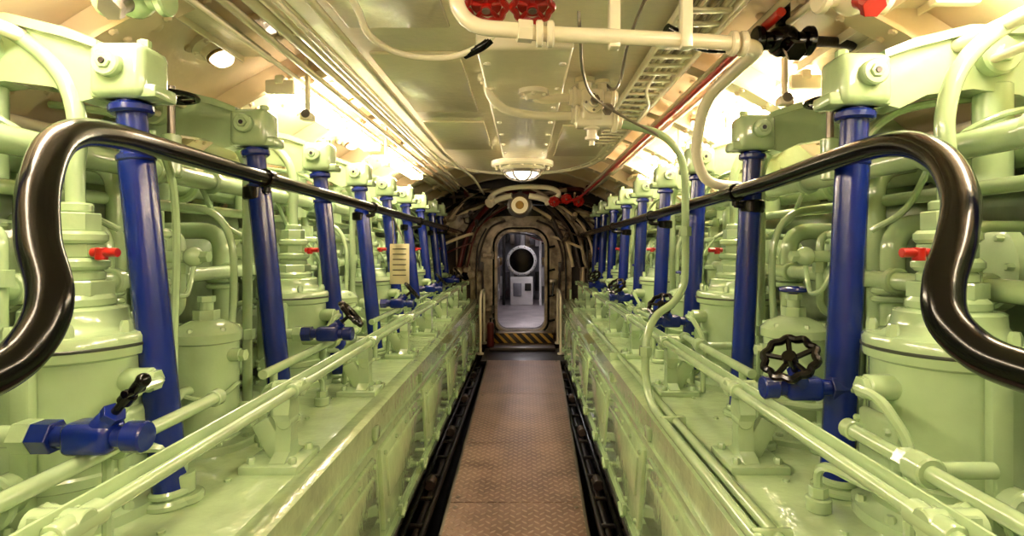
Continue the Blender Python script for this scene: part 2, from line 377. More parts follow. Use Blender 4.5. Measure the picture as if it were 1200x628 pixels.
def engine(side, y0, pitch, yc, ys, yv0, uv, ub, ebot, etop, railu):
    E = empty('diesel_engine')
    base = unit(side, yc, ys, ub, hasB=True, blue_top=(side > 0)).obj('cylinder_unit')
    base.parent = E; base.location = (0, y0, 0)
    for k in (-1, 1, 2, 3): inst(base, 'cylinder_unit', (0, y0+k*pitch, 0), E)
    last = unit(side, yc, ys, ub, hasB=False).obj('cylinder_unit_end', E); last.location = (0, y0+4*pitch-.08, 0)
    # ---- crankcase bed
    b = MB(side); Y0, Y1 = -1.6, 6.95
    b.prism([(ebot, .0), (ebot+.004, .03), (etop, .545), (etop, .6), (etop+.01, .605), (2.0, .605), (2.0, .0)], Y0, Y1, GREEN2)
    b.prism([(1.24, .6), (1.24, .612), (2.0, .612), (2.0, .6)], Y0, Y1, DGREEN)  # thin dark sheet on the outboard bed, its colour stands in for shade
    b.prism([(ebot+.03, -.3), (ebot+.03, 0), (2.0, 0), (2.0, -.3)], Y0, Y1, DARK)
    sl = (etop-ebot)/.545; ang = math.atan(sl)
    fx = lambda z: ebot+sl*z
    b.prism([(etop-.014, .552), (etop-.014, .596), (etop+.02, .608), (etop+.05, .606), (etop+.05, .552)], Y0, Y1, GREEN2)
    b.prism([(fx(.47)-.012, .462), (fx(.47)-.012, .482), (fx(.47)+.02, .482), (fx(.47)+.02, .462)], Y0, Y1, GREEN)
    b.prism([(fx(.05)-.018, .03), (fx(.05)-.018, .055), (fx(.05)+.02, .06), (fx(.05)+.02, .03)], Y0, Y1, GREEN)
    n = 9; w = (Y1-Y0)/n
    for i in range(n):
        yy = Y0+w*(i+.5); zc = .27
        b.box((fx(zc)-.003, yy, zc), (.026, w*.92, .33), GREEN2, .01, rot=(0, ang, 0))
        b.box((fx(zc+.02)-.013, yy, zc+.03), (.026, w*.8, .17), GREEN2, .012, rot=(0, ang, 0))
        for dy in (-.42, -.21, 0, .21, .42):
            for dz in (-.14, .14):
                b.cyl((fx(zc+dz)-.012, yy+dy*w, zc+dz), (fx(zc+dz)-.026, yy+dy*w, zc+dz), .010, GREEN, seg=6)
        for dy in (-.25, .3):
            b.cyl((fx(.08)-.005, yy+dy*w, .10), (fx(.08)-.055, yy+dy*w, .10), .009, GREEN, seg=8)
            b.cyl((fx(.08)-.045, yy+dy*w-.035, .085), (fx(.08)-.045, yy+dy*w+.035, .115), .009, GREEN, seg=8)
            b.box((fx(.08)-.03, yy+dy*w, .10), (.02, .03, .05), GREEN, .005)
        b.box((fx(.515)-.008, yy+w*.5, .515), (.02, .06, .05), GREEN, .006)
    for i in range(60):
        yy = Y0+.28*i+.05
        if yy > Y1: break
        b.cyl((etop+.22, yy, .603), (etop+.22, yy, .612), .009, GREEN, seg=6)
    b.obj('crankcase_bed', E)
    # ---- outer long structure (camshaft housing, manifolds)
    c = MB(side)
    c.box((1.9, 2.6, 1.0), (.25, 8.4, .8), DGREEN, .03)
    c.cyl((1.38, -1.5, 1.52), (1.38, 6.9, 1.52), .06, GREEN, seg=24)
    for i in range(14): c.cyl((1.38, -1.3+i*.6, 1.52), (1.38, -1.26+i*.6, 1.52), .085, GREEN, seg=24)
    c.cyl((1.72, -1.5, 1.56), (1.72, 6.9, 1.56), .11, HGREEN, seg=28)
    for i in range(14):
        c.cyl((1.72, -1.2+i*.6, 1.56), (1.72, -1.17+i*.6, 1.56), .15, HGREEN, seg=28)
    c.cyl((1.16, -1.5, 1.15), (1.16, 6.9, 1.15), .028, GREEN, seg=16)
    c.cyl((1.14, -1.5, 1.50), (1.14, 6.9, 1.50), .035, GREEN, seg=16)
    c.cyl((1.22, -1.5, 1.40), (1.22, 6.9, 1.40), .02, GREEN, seg=12)
    c.cyl((1.24, -1.5, .72), (1.24, 6.9, .72), .05, GREEN, seg=16)
    for i in range(26):
        c.cyl((1.16, -1.25+i*.32, 1.15), (1.16, -1.22+i*.32, 1.15), .04, GREEN, seg=14)
        c.cyl((1.14, -1.1+i*.32, 1.50), (1.14, -1.07+i*.32, 1.50), .047, GREEN, seg=14)
    c.obj('manifold_pipes', E)
    # ---- low rail with cast brackets
    r = MB(side)
    r.cyl((railu, -1.2, .83), (railu, 6.8, .83), .014, GREEN, seg=12)
    r.box((railu+.02, 2.8, .845), (.008, 8.0, .028), GREEN, .003)
    yy = 1.66-.82*3
    while yy < 6.7:
        pr = [(-.075, .605), (.075, .605), (.07, .63), (.03, .65), (.022, .72), (.04, .76), (.03, .80), (.022, .85), (-.022, .85), (-.03, .80), (-.04, .76), (-.022, .72), (-.03, .65), (-.07, .63)]
        V = [(railu+.01, yy+a, z) for a, z in pr]+[(railu+.055, yy+a, z) for a, z in pr]; nn = len(pr)
        r.add(V, [list(range(nn)), list(range(nn, 2*nn))[::-1]]+[[i, (i+1) % nn, nn+(i+1) % nn, nn+i] for i in range(nn)], GREEN)
        r.box((railu+.05, yy, .615), (.17, .18, .025), GREEN, .006)
        r.box((railu+.08, yy, .68), (.06, .03, .12), GREEN, .01, rot=(0, .5, 0))
        r.bolts((railu+.05, yy, .627), (0, 0, 1), .085, 4, .012, .018, GREEN, pi/4)
        r.cyl((railu-.02, yy, .83), (railu+.07, yy, .83), .024, GREEN)
        r.cyl((railu, yy-.045, .83), (railu, yy+.045, .83), .022, GREEN)
        r.cyl((railu+.03, yy-.03, .735), (railu+.03, yy+.03, .735), .022, GREEN)
        r.tube([(railu+.04, yy+.03, .8), (railu+.1, yy+.07, .82), (railu+.15, yy+.1, .78), (railu+.16, yy+.12, .7), (railu+.17, yy+.13, .61)], .012, GREEN, 8)
        yy += .82
    r.obj('drain_rail', E)
    # feed pipe just below the valves
    f = MB(side)
    k = -1
    while yv0+k*pitch < 6.6:
        ya = yv0+k*pitch
        a0, a1 = (ya-.55, ya+.48) if side < 0 else (ya-.95, ya-.17)
        f.cyl((uv+.01, a0, .832), (uv+.01, a1, .832), .0165, GREEN); f.cyl((uv+.01, a1-.03, .832), (uv+.01, a1, .832), .023, GREEN)
        m = (a0+a1)/2+.12
        f.cyl((uv+.01, m, .832), (uv+.01, m+.05, .832), .03, GREEN); f.hexa((uv+.01, m+.05, .832), (uv+.01, m+.08, .832), .026, GREEN)
        f.cyl((uv+.01, m+.02, .832), (uv+.14, m+.02, .832), .016, GREEN)
        f.cyl((uv+.01, a0+.08, .61), (uv+.01, a0+.08, .83), .013, GREEN); f.cyl((uv+.01, a0+.08, .605), (uv+.01, a0+.08, .622), .032, GREEN)
        f.cyl((uv+.02, ya+.33, .605), (uv+.02, ya+.33, .63), .05, GREEN); f.cyl((uv+.02, ya+.33, .63), (uv+.02, ya+.33, .68), .03, GREEN)
        f.tube([(uv+.02, ya+.33, .68), (uv+.02, ya+.32, .73), (uv+.06, ya+.28, .76), (uv+.15, ya+.24, .76), (uv+.25, ya+.24, .78)], .013, GREEN, 8)
        f.cyl((uv-.02, ya-.1, .605), (uv-.02, ya-.1, .64), .03, GREEN); f.hexa((uv-.02, ya-.1, .64), (uv-.02, ya-.1, .665), .022, GREEN)
        f.tube([(uv-.02, ya-.1, .65), (uv-.02, ya-.1, .70), (uv-.02, ya-.15, .73), (uv+.02, ya-.22, .72), (uv+.10, ya-.25, .70)], .011, GREEN, 8)
        k += 1
    f.obj('feed_pipes', E)
    k = -1
    while yv0+k*pitch < 6.7:
        st = 'lever' if (side < 0 and k == 0) else 'wheel'
        valve(side, st, 'blue_shutoff_valve', yv0+k*pitch, uv, .882)
        k += 1
    for k in (0, 1, 2):
        h = MB(side); yy = y0+.42+k*pitch
        h.cyl((1.1, yy, 1.50), (1.1, yy, 1.78), .012, STEEL); h.wheel((1.1, yy, 1.745), (0, 0, 1), .075, .009, BLACK, spokes=4)
        h.cyl((1.1, yy, 1.48), (1.1, yy, 1.62), .03, GREEN)
        h.obj('stop_valve_wheel')
    return E

engine(-1, 1.40, 1.29, -.03, .43, 1.08, .79, .83, .51, .54, .62)
engine(+1, 1.47, 1.32, -.17, .45, 1.46, .80, .885, .52, .56, .68)

# ------------------------------------------------------------------ handrails
def handrail(side, pts, clamps):
    mb = MB(0); mb.tube(pts, .0265, BLACK, 20, n=8)
    for (x, y, z) in clamps:
        mb.cyl((x, y-.022, z), (x, y+.022, z), .034, BLACK); xo = (CX+side*.93)
        mb.cyl((x, y, z), (x, y, z-.05), .013, BLACK); mb.cyl((x, y, z-.045), (xo, y+.03, z-.05), .012, BLACK)
        mb.cyl((xo-side*.0, y+.03, z-.075), (xo, y+.03, z-.025), .047, BLACK, seg=20)
    return mb.obj('handrail')
L = [(-.80, 6.95, 1.44), (-.86, 5.0, 1.464), (-.907, 3.2, 1.487), (-.93, 2.4, 1.496), (-.938, 1.93, 1.50), (-.907, 1.42, 1.497), (-.83, 1.1, 1.475), (-.775, .93, 1.432), (-.725, .83, 1.35),
     (-.684, .78, 1.262), (-.642, .75, 1.192), (-.631, .72, 1.139), (-.636, .67, 1.10), (-.65, .56, 1.085), (-.66, .3, 1.085), (-.66, -.6, 1.085)]
R = [(.72, 6.95, 1.41), (.755, 4.5, 1.43), (.785, 2.8, 1.45), (.797, 1.95, 1.46), (.79, 1.4, 1.475), (.763, 1.14, 1.463), (.738, .99, 1.412), (.69, .88, 1.335), (.638, .82, 1.263), (.597, .79, 1.2),
     (.583, .765, 1.15), (.592, .72, 1.113), (.61, .66, 1.098), (.63, .55, 1.09), (.64, .3, 1.09), (.64, -.6, 1.09)]
handrail(-1, L, [(-.936, 2.015, 1.50), (-.905, 3.305, 1.487), (-.868, 4.595, 1.468), (-.835, 5.885, 1.455)])
handrail(1, R, [(.797, 2.10, 1.457), (.778, 3.42, 1.443), (.753, 4.74, 1.43)])

# ------------------------------------------------------------------ floor
mb = MB(); mb.box((CX, 2.7, -.33), (4.6, 9.5, .06), DARK, 0); mb.obj('floor')
def wk(Y): return (-.046+.0085*(Y-2.404), .316+.0198*(Y-2.404))
w = MB(); seams = [-1.6, -.4, .8, 1.72, 2.72, 3.55, 4.75, 6.15]
for a, b in zip(seams[:-1], seams[1:]):
    a += .004; b -= .004
    (c0, h0), (c1, h1) = wk(a), wk(b)
    V = []
    for z in (-.012, 0): V += [(c0-h0, a, z), (c0+h0, a, z), (c1+h1, b, z), (c1-h1, b, z)]
    w.add(V, [[0, 1, 2, 3], [4, 5, 6, 7], [0, 1, 5, 4], [1, 2, 6, 5], [2, 3, 7, 6], [3, 0, 4, 7]], TREAD)
    for sx in (-1, 1):
        for yy in (a+.05, b-.05):
            c, h = wk(yy); w.cyl((c+sx*(h-.03), yy, 0), (c+sx*(h-.03), yy, .004), .01, STEEL)
(c0, h0), (c1, h1) = wk(-1.6), wk(6.15)
for sx in (-1, 1):
    w.tube([(c0+sx*(h0+.006), -1.6, -.01), (c1+sx*(h1+.006), 6.15, -.01)], .012, STEEL, 6, cat=False)
    w.tube([(c0+sx*(h0-.03), -1.6, -.16), (c1+sx*(h1-.03), 6.15, -.16)], .10, DARK, 4, cat=False)
w.obj('walkway_plate')
g = MB()
for sx in (-1, 1):
    xo = CX+sx*.495
    for k, (q, z, r) in enumerate([(.0, -.05, .014), (.028, -.03, .012), (-.04, -.11, .02), (-.075, -.09, .016)]):
        g.cyl((xo+sx*q, -1.5, z), (xo+sx*q, 6.3, z), r, DARK if k else BLACK, seg=10)
    for i in range(27):
        g.box((xo-sx*.02, -1.4+i*.29, -.085), (.13, .018, .02), DARK, .004)
        if i % 3 == 0: g.cyl((xo-sx*.03, -1.3+i*.29, -.06), (xo-sx*.03, -1.22+i*.29, -.06), .03, BROWN)
g.obj('bilge_pipe_rack')
t = MB(); t.box((-.02, 6.55, -.03), (.95, .8, .04), DARK, .004)
t.box((-.03, 6.9, .015), (.80, .35, .04), BROWN, .005); t.obj('threshold_deck')
t = MB(); t.box((-.03, 7.12, .095), (.78, .12, .13), HAZ, .006); t.box((-.03, 7.13, .165), (.80, .16, .015), STEEL, .004); t.obj('hazard_step')

# ------------------------------------------------------------------ hull / ceiling
HR, HZ = 2.30, -.05
def hull(u, off=0):
    a = math.acos(max(-1, min(1, u/HR))); return Vector((CX+(HR-off)*math.cos(a), 0, HZ+(HR-off)*math.sin(a)))
h = MB(); N = 72; V = []; F = []
for yy in (-2.0, 7.35):
    for rr in (HR, HR+.05):
        for i in range(N+1):
            a = -.12+(pi+.24)*i/N; V.append((CX+rr*math.cos(a), yy, HZ+rr*math.sin(a)))
n = N+1
for i in range(N):
    F += [[i, i+1, 2*n+i+1, 2*n+i], [n+i, n+i+1, 3*n+i+1, 3*n+i], [i, i+1, n+i+1, n+i], [2*n+i, 2*n+i+1, 3*n+i+1, 3*n+i]]
h.add(V, F, CREAM2); h.obj('ceiling')
rb = MB()
def arc(mb, yy, r0, r1, wd, m, a0=.25, a1=pi-.25, n=40):
    V = []; F = []
    for i in range(n+1):
        a = a0+(a1-a0)*i/n
        for rr, y in ((r0, yy-wd/2), (r1, yy-wd/2), (r1, yy+wd/2), (r0, yy+wd/2)): V.append((CX+rr*math.cos(a), y, HZ+rr*math.sin(a)))
    for i in range(n):
        for k in range(4): F.append([i*4+k, i*4+(k+1) % 4, (i+1)*4+(k+1) % 4, (i+1)*4+k])
    F += [[0, 1, 2, 3], [n*4, n*4+1, n*4+2, n*4+3]]
    mb.add(V, F, m)
for i in range(12):
    yy = -1.55+i*.78
    arc(rb, yy, HR-.10, HR-.001, .014, CREAM2); arc(rb, yy, HR-.112, HR-.098, .09, CREAM2)
    for sx in (-1, 1):
        for u in (.78, .9, 1.02, 1.14, 1.26, 1.38, 1.5, 1.62):
            p = hull(sx*u, .112); d = (Vector((CX, 0, HZ))-p).normalized(); p.y = yy
            for dy in (-.028, .028): rb.lathe(p+Vector((0, dy, 0)), d, [(.013, -.002), (.012, .006), (.006, .011)], CREAM2, 8)
        for u in (.9, 1.12, 1.34, 1.56):
            for dy in (.2, .39, .58):
                p = hull(sx*u, 0.001); d = (Vector((CX, 0, HZ))-p).normalized(); p.y = yy+dy
                rb.lathe(p, d, [(.024, 0), (.022, .008), (.012, .015)], CREAM2, 10)
for sx in (-1, 1):
    for u, r in ((.86, .014), (.92, .010), (1.25, .018), (1.32, .012), (1.48, .02)):
        p = hull(sx*u, .13); rb.cyl((p.x, -1.8, p.z), (p.x, 7.2, p.z), r, CREAM, seg=10)
rb.obj('hull_frames')

# central ceiling panel with rounded forward end
mb = MB(); hw = .72; pts = []
pts += [(CX-hw*1.0, -1.6), (CX-hw, 4.3)]
for i in range(1, 16):
    a = pi-pi*i/16; pts.append((CX+hw*math.cos(a), 4.3+1.3*math.sin(a)**.8))
pts += [(CX+hw, 4.3), (CX+hw, -1.6)]
n = len(pts)
V = [(x, y, 1.995) for x, y in pts]+[(x, y, 2.03) for x, y in pts]
mb.add(V, [list(range(n)), list(range(n, 2*n))]+[[i, (i+1) % n, n+(i+1) % n, n+i] for i in range(n)], CREAM)
mb.tube([(x, y, 2.0) for x, y in pts], .02, CREAM, 10, cat=False)
mb.tube([(CX+(x-CX)*.93, y-.05, 1.996) for x, y in pts], .008, CREAM, 8, cat=False)
for x, y in pts[1:-1]: mb.lathe((CX+(x-CX)*.965, y-.025, 1.996), (0, 0, -1), [(.012, 0), (.011, .006), (.005, .01)], CREAM, 8)
for i in range(24):
    for sx in (-1, 1): mb.lathe((CX+sx*hw*.965, -1.5+i*.24, 1.996), (0, 0, -1), [(.012, 0), (.011, .006), (.005, .01)], CREAM, 8)
mb.box((CX+.06, 3.35, 1.965), (.34, 2.9, .07), CREAM, .016, seg=3)
for i in range(9):
    for sx in (-1, 1): mb.lathe((CX+.06+sx*.14, 2.05+i*.32, 1.93), (0, 0, -1), [(.014, 0), (.013, .006), (.006, .01)], CREAM, 8)
mb.box((-.42, 2.55, 1.988), (.34, .9, .014), CREAM, .005); mb.box((-.42, 1.4, 1.988), (.34, .9, .014), CREAM, .005)
mb.box((-.42, 3.7, 1.988), (.36, .9, .014), CREAM, .005); mb.box((.40, 3.9, 1.988), (.34, 1.1, .014), CREAM, .005)
for sx in (-1, 1):
    for i in range(8): mb.box((CX+sx*.55, -1.2+i*.78, 2.09), (.04, .06, .14), CREAM, .004)
mb.obj('ceiling_panel')

# ------------------------------------------------------------------ fluorescent lamps (open twin tube battens, light spills up to the hull)
def fluor(x, z, ya, yb):
    mb = MB(); sx = 1 if x > 0 else -1
    mb.box((x, (ya+yb)/2, z+.035), (.036, yb-ya, .035), CREAM, .006)
    for yy in (ya+.02, (ya+yb)/2, yb-.02): mb.box((x, yy, z+.006), (.115, .03, .055), CREAM, .006)
    m = (ya+yb)/2
    for dx in (-.038, .038):
        for a, b in ((ya+.035, m-.015), (m+.015, yb-.035)):
            mb.cyl((x+dx, a, z), (x+dx, b, z), .018, TUBE, seg=14)
    for yy in (ya+.25, yb-.25):
        t = hull(x-CX, 0).z; mb.cyl((x, yy, z+.05), (x, yy, t-.004), .008, CREAM)
    return mb.obj('fluorescent_lamp')
for ya, yb in ((-1.5, -.1), (.0, 1.4), (2.25, 3.65), (3.75, 5.15)): fluor(-1.0, 1.9, ya, yb)
for ya, yb in ((-1.5, -.1), (.0, 1.4), (2.1, 3.5), (3.6, 5.0)): fluor(1.07, 1.875, ya, yb)
mb = MB()
for x, z in ((-.99, 1.96), (1.06, 1.93)):
    for ya, yb in ((1.45, 2.05), (5.2, 6.9)):
        mb.box((x, (ya+yb)/2, z), (.10, yb-ya, .012), CREAM, .003)
        mb.box((x-.05, (ya+yb)/2, z-.012), (.008, yb-ya, .03), CREAM, .002); mb.box((x+.05, (ya+yb)/2, z-.012), (.008, yb-ya, .03), CREAM, .002)
mb.obj('lamp_mounting_rail')

def bull(x, y):
    mb = MB(); p = hull(x-CX, 0.002); d = (Vector((CX, 0, HZ))-p).normalized(); p.y = y
    mb.lathe(p, d, [(.085, 0), (.085, .02), (.06, .03), (.055, .05), (.05, .052)], CREAM, 24)
    mb.lathe(p, d, [(.045, .045), (.043, .065), (.03, .085), (.012, .094)], GLASS, 20); mb.bolts(p+d*.02, d, .072, 6, .009, .012, CREAM)
    mb.lathe(p, d, [(.05, .052), (.052, .06), (.046, .062)], BRASS, 20, cap=False)
    mb.obj('bulkhead_lamp')
for x, y in ((-1.12, 2.0), (-.92, 2.95), (1.2, 2.0), (1.0, 3.1), (-1.15, 3.6)): bull(x, y)

def dome(c):
    mb = MB()
    mb.lathe(c, (0, 0, -1), [(.25, -.01), (.25, .02), (.235, .035), (.19, .035), (.18, .05), (.15, .06)], CREAM, 40)
    mb.bolts((c[0], c[1], c[2]-.035), (0, 0, -1), .212, 14, .013, .014, CREAM)
    mb.lathe(c, (0, 0, -1), [(.155, .055), (.15, .075), (.14, .08), (.13, .07)], STEEL, 36, cap=False)
    mb.lathe(c, (0, 0, -1), [(.135, .06), (.13, .085), (.10, .11), (.05, .125), (.01, .13)], GLASS, 32)
    for k in range(3):
        a = k*pi/3; pp = [(c[0]+.15*math.cos(a)*q, c[1]+.15*math.sin(a)*q, c[2]-.07-.075*math.sqrt(max(0, 1-q*q))) for q in (-1, -.85, -.5, 0, .5, .85, 1)]
        mb.tube(pp, .006, STEEL, 8)
    mb.obj('ceiling_lamp')
dome((-.02, 4.45, 1.925))

# ------------------------------------------------------------------ ceiling pipework
mb = MB()
mb.tube([(-.19, 1.5, 1.995), (-.18, 1.5, 1.90), (-.13, 1.5, 1.85), (-.03, 1.5, 1.838), (.06, 1.52, 1.836), (.346, 1.55, 1.834), (.60, 1.6, 1.838), (.70, 1.68, 1.846), (.70, 1.82, 1.838), (.665, 2.0, 1.79), (.675, 2.15, 1.71), (.70, 2.25, 1.61), (.76, 2.28, 1.52), (.9, 2.3, 1.50)], .021, CREAM, 16, n=8)
for x, y, z in ((.04, 1.52, 1.836), (.60, 1.6, 1.838)):
    for q in (0, .03): mb.cyl((x+q-.01, y+q*.1, z), (x+q+.01, y+q*.1, z), .036, CREAM)
mb.hexa((-.02, 1.505, 1.838), (.02, 1.51, 1.837), .03, CREAM)
for x in (.25, .45): mb.box((x, 1.55, 1.90), (.03, .04, .19), CREAM, .004)
mb.obj('ceiling_pipe')

mb = MB()
for x in (-.14, .037):
    mb.lathe((x, 2.4, 1.93 if x > -.1 else 1.994), (0, 0, -1), [(.065, 0), (.065, .02), (.045, .024), (.03, .045)], CREAM, 24); mb.bolts((x, 2.4, 1.912 if x > -.1 else 1.976), (0, 0, -1), .052, 6, .01, .014, CREAM)
mb.tube([(-.16, 2.4, 1.96), (-.15, 2.4, 1.91), (-.09, 2.4, 1.85), (.01, 2.4, 1.825), (.12, 2.4, 1.818), (.24, 2.4, 1.82)], .019, CREAM, 12)
mb.tube([(.037, 2.4, 1.91), (.05, 2.4, 1.895), (.09, 2.4, 1.887), (.15, 2.4, 1.895), (.24, 2.4, 1.90)], .019, CREAM, 12)
mb.box((.29, 2.4, 1.86), (.10, .09, .14), CREAM, .015, seg=3); mb.box((.30, 2.4, 1.80), (.16, .08, .065), CREAM, .012)
mb.cyl((.19, 2.4, 1.90), (.25, 2.4, 1.90), .036, CREAM); mb.cyl((.20, 2.4, 1.82), (.25, 2.4, 1.82), .034, CREAM)
mb.cyl((.205, 2.4, 1.90), (.225, 2.4, 1.90), .048, CREAM); mb.cyl((.215, 2.4, 1.82), (.235, 2.4, 1.82), .046, CREAM)
mb.cyl((.335, 2.4, 1.90), (.40, 2.4, 1.90), .026, CREAM); mb.cyl((.37, 2.4, 1.90), (.39, 2.4, 1.90), .042, CREAM)
mb.cyl((.34, 2.4, 1.80), (.42, 2.4, 1.785), .028, CREAM); mb.cyl((.375, 2.4, 1.792), (.40, 2.4, 1.79), .045, CREAM)
mb.lathe((.29, 2.4, 1.79), (0, 0, -1), [(.035, 0), (.035, .03), (.022, .034), (.022, .06), (.03, .062), (.03, .075), (.012, .08), (.012, .10)], CREAM, 16)
mb.lathe((.29, 2.36, 1.86), (0, -1, 0), [(.042, 0), (.042, .03), (.024, .035), (.024, .06)], CREAM, 18); mb.hexa((.29, 2.30, 1.86), (.29, 2.275, 1.86), .02, STEEL)
mb.bolts((.29, 2.33, 1.86), (0, -1, 0), .032, 4, .006, .01, STEEL)
mb.lathe((.26, 2.4, 1.92), (0, 0, 1), [(.03, 0), (.03, .04), (.045, .042), (.045, .06)], CREAM, 18); mb.lathe((.335, 2.4, 1.92), (0, 0, 1), [(.022, -.03), (.022, .035), (.035, .037), (.035, .05)], CREAM, 18)
mb.hexa((.35, 2.35, 1.83), (.35, 2.31, 1.83), .022, STEEL)
mb.obj('valve_manifold')

mb = MB()
mb.tube([(.41, 2.4, 1.785), (.46, 2.4, 1.775), (.58, 2.4, 1.742), (.66, 2.4, 1.67), (.695, 2.41, 1.56), (.70, 2.42, 1.40), (.70, 2.42, 1.18), (.69, 2.42, 1.08), (.64, 2.4, 1.01), (.56, 2.36, .96), (.515, 2.32, .89), (.50, 2.3, .80), (.50, 2.28, .70), (.50, 2.2, .637), (.50, 2.0, .622), (.50, 1.5, .622), (.50, .5, .622), (.50, -1.2, .622)], .0165, GREEN, 14, n=8)
mb.hexa((.50, 2.3, .80), (.50, 2.3, .84), .027, GREEN); mb.hexa((.70, 2.42, 1.3), (.70, 2.42, 1.34), .027, GREEN)
mb.bend([(.545, 6.6, .75), (.545, 6.6, .625), (.545, -1.2, .625)], .015, GREEN, .06)
for yy in (.4, 1.2, 2.0, 3.2, 4.4, 5.6): mb.box((.535, yy, .62), (.09, .02, .045), GREEN, .006)
mb.obj('lubricating_oil_pipe')

mb = MB()
mb.tube([(-.52, 1.5, 2.0), (-.49, 1.62, 1.95), (-.475, 1.7, 1.90), (-.40, 1.8, 1.878), (-.25, 1.85, 1.885), (-.12, 1.8, 1.92), (-.08, 1.78, 1.99)], .011, CREAM, 10)
mb.tube([(-.20, 1.85, 1.892), (-.14, 1.81, 1.905), (-.11, 1.8, 1.925)], .014, BLACK, 10)
mb.tube([(.17, 1.75, 2.0), (.18, 1.8, 1.93), (.21, 2.0, 1.88), (.28, 2.25, 1.86), (.42, 2.34, 1.80), (.55, 2.38, 1.745), (.58, 2.4, 1.73)], .006, STEEL, 8)
mb.tube([(.36, 1.5, 2.0), (.34, 1.8, 1.93), (.36, 2.1, 1.88), (.37, 2.35, 1.92), (.34, 2.4, 1.97)], .006, STEEL, 8)
mb.tube([(.43, 1.3, 2.0), (.46, 1.45, 1.96), (.50, 1.55, 1.955), (.55, 1.5, 1.98)], .012, CREAM, 8)
mb.tube([(.56, 2.1, 1.99), (.53, 2.4, 1.94), (.60, 2.7, 1.93), (.62, 3.2, 1.99)], .007, CREAM, 8)
mb.obj('ceiling_cable')
mb = MB()
mb.bend([(.74, 1.6, 1.93), (.76, 5.6, 1.93), (.60, 6.3, 1.80), (.3, 6.6, 1.76)], .014, RED, .1)
mb.obj('red_pipe')
mb = MB()
mb.bend([(-.62, -1.5, 1.965), (-.62, 4.2, 1.965), (-.5, 5.4, 1.93), (-.5, 6.9, 1.9)], .013, CREAM, .1); mb.bend([(-.82, -1.5, 1.99), (-.82, 6.9, 1.99)], .02, CREAM)
mb.bend([(.86, -1.5, 2.0), (.86, 6.9, 1.97)], .018, CREAM); mb.bend([(-.70, -1.5, 1.95), (-.70, 6.9, 1.93)], .009, CREAM)
for i in range(11):
    for x in (-.82, .86): mb.box((x, -1.2+i*.78, 2.01), (.07, .025, .05), CREAM, .004)
mb.obj('ceiling_conduit')
mb = MB()
for x in (.46, .62): mb.box((x, 2.6, 1.955), (.012, 2.4, .03), CREAM, .003)
for i in range(24): mb.box((.54, 1.45+i*.1, 1.955), (.16, .03, .01), CREAM, .003)
for k in range(4): mb.cyl((.485+k*.036, 1.3, 1.968), (.485+k*.036, 3.9, 1.968), .011, CREAM if k % 2 else DIRTY, seg=8)
mb.obj('cable_tray')

def redvalve(x, y, z, R=.055, ax=(0, -.35, -1)):
    mb = MB(); a = Vector(ax).normalized(); p = Vector((x, y, z))
    mb.cyl(p-a*.09, p, .012, CREAM); mb.cyl(p-a*.10, p-a*.05, .028, CREAM)
    mb.wheel(p, ax, R, .010, RED, lobes=8, spokes=5, hub=.017); mb.cyl(p, p+a*.018, .012, STEEL)
    mb.lathe(p-a*.012, a, [(R*.8, 0), (R*.8, .006), (R*.3, .012)], RED, 24)
    mb.obj('red_valve_wheel')
redvalve(-.11, 1.58, 1.935); redvalve(.022, 1.58, 1.935)

def ceiling_valve(x, y, z, mbody, mcap):
    mb = MB(); mb.ball((x, y, z), .05, mbody, 20)
    mb.cyl((x-.08, y, z), (x+.08, y, z), .028, mbody); mb.cyl((x-.09, y, z), (x-.065, y, z), .045, mbody); mb.cyl((x+.065, y, z), (x+.09, y, z), .045, mbody)
    mb.cyl((x, y, z), (x, y, z+.12), .022, mbody); mb.cyl((x, y, z), (x, y-.07, z-.05), .024, mcap); mb.hexa((x, y-.07, z-.05), (x, y-.09, z-.065), .03, mcap)
    mb.obj('ceiling_valve')
ceiling_valve(.80, 1.72, 1.89, BLACK, BLACK)
ceiling_valve(.84, 1.42, 1.895, CREAM, RED)
ceiling_valve(-1.02, 1.45, 1.90, GREEN, STEEL)
mb = MB(); mb.bend([(.72, 1.72, 1.875), (.55, 1.7, 1.86), (.42, 1.65, 1.90)], .017, BLACK, .05); mb.bend([(.88, 1.72, 1.89), (1.1, 1.85, 1.93), (1.2, 2.1, 1.93)], .017, DARK, .05); mb.obj('black_hose')

def hanger(x, y):
    mb = MB(); t = hull(x-CX, 0).z-.004
    mb.box((x, y, (1.78+t)/2+.0), (.014, .03, t-1.78), CREAM, .003); mb.box((x, y, 1.79), (.05, .05, .03), CREAM, .005)
    mb.cyl((x, y-.03, 1.80), (x, y+.03, 1.80), .018, STEEL)
    mb.obj('lamp_hanger')
for x, y in ((-.90, 2.3), (-.90, 3.6), (.96, 2.05), (.96, 3.45)): hanger(x, y)

mb = MB(); mb.box((-.84, 3.72, 1.14), (.13, .008, .27), PLATE, .003)
for i in range(6): mb.box((-.84, 3.715, 1.24-i*.035), (.09, .003, .006), BROWN, 0)
mb.cyl((-.88, 3.72, 1.27), (-.89, 3.72, 1.46), .004, STEEL); mb.cyl((-.80, 3.72, 1.27), (-.885, 3.72, 1.46), .004, STEEL)
mb.obj('instruction_sign')

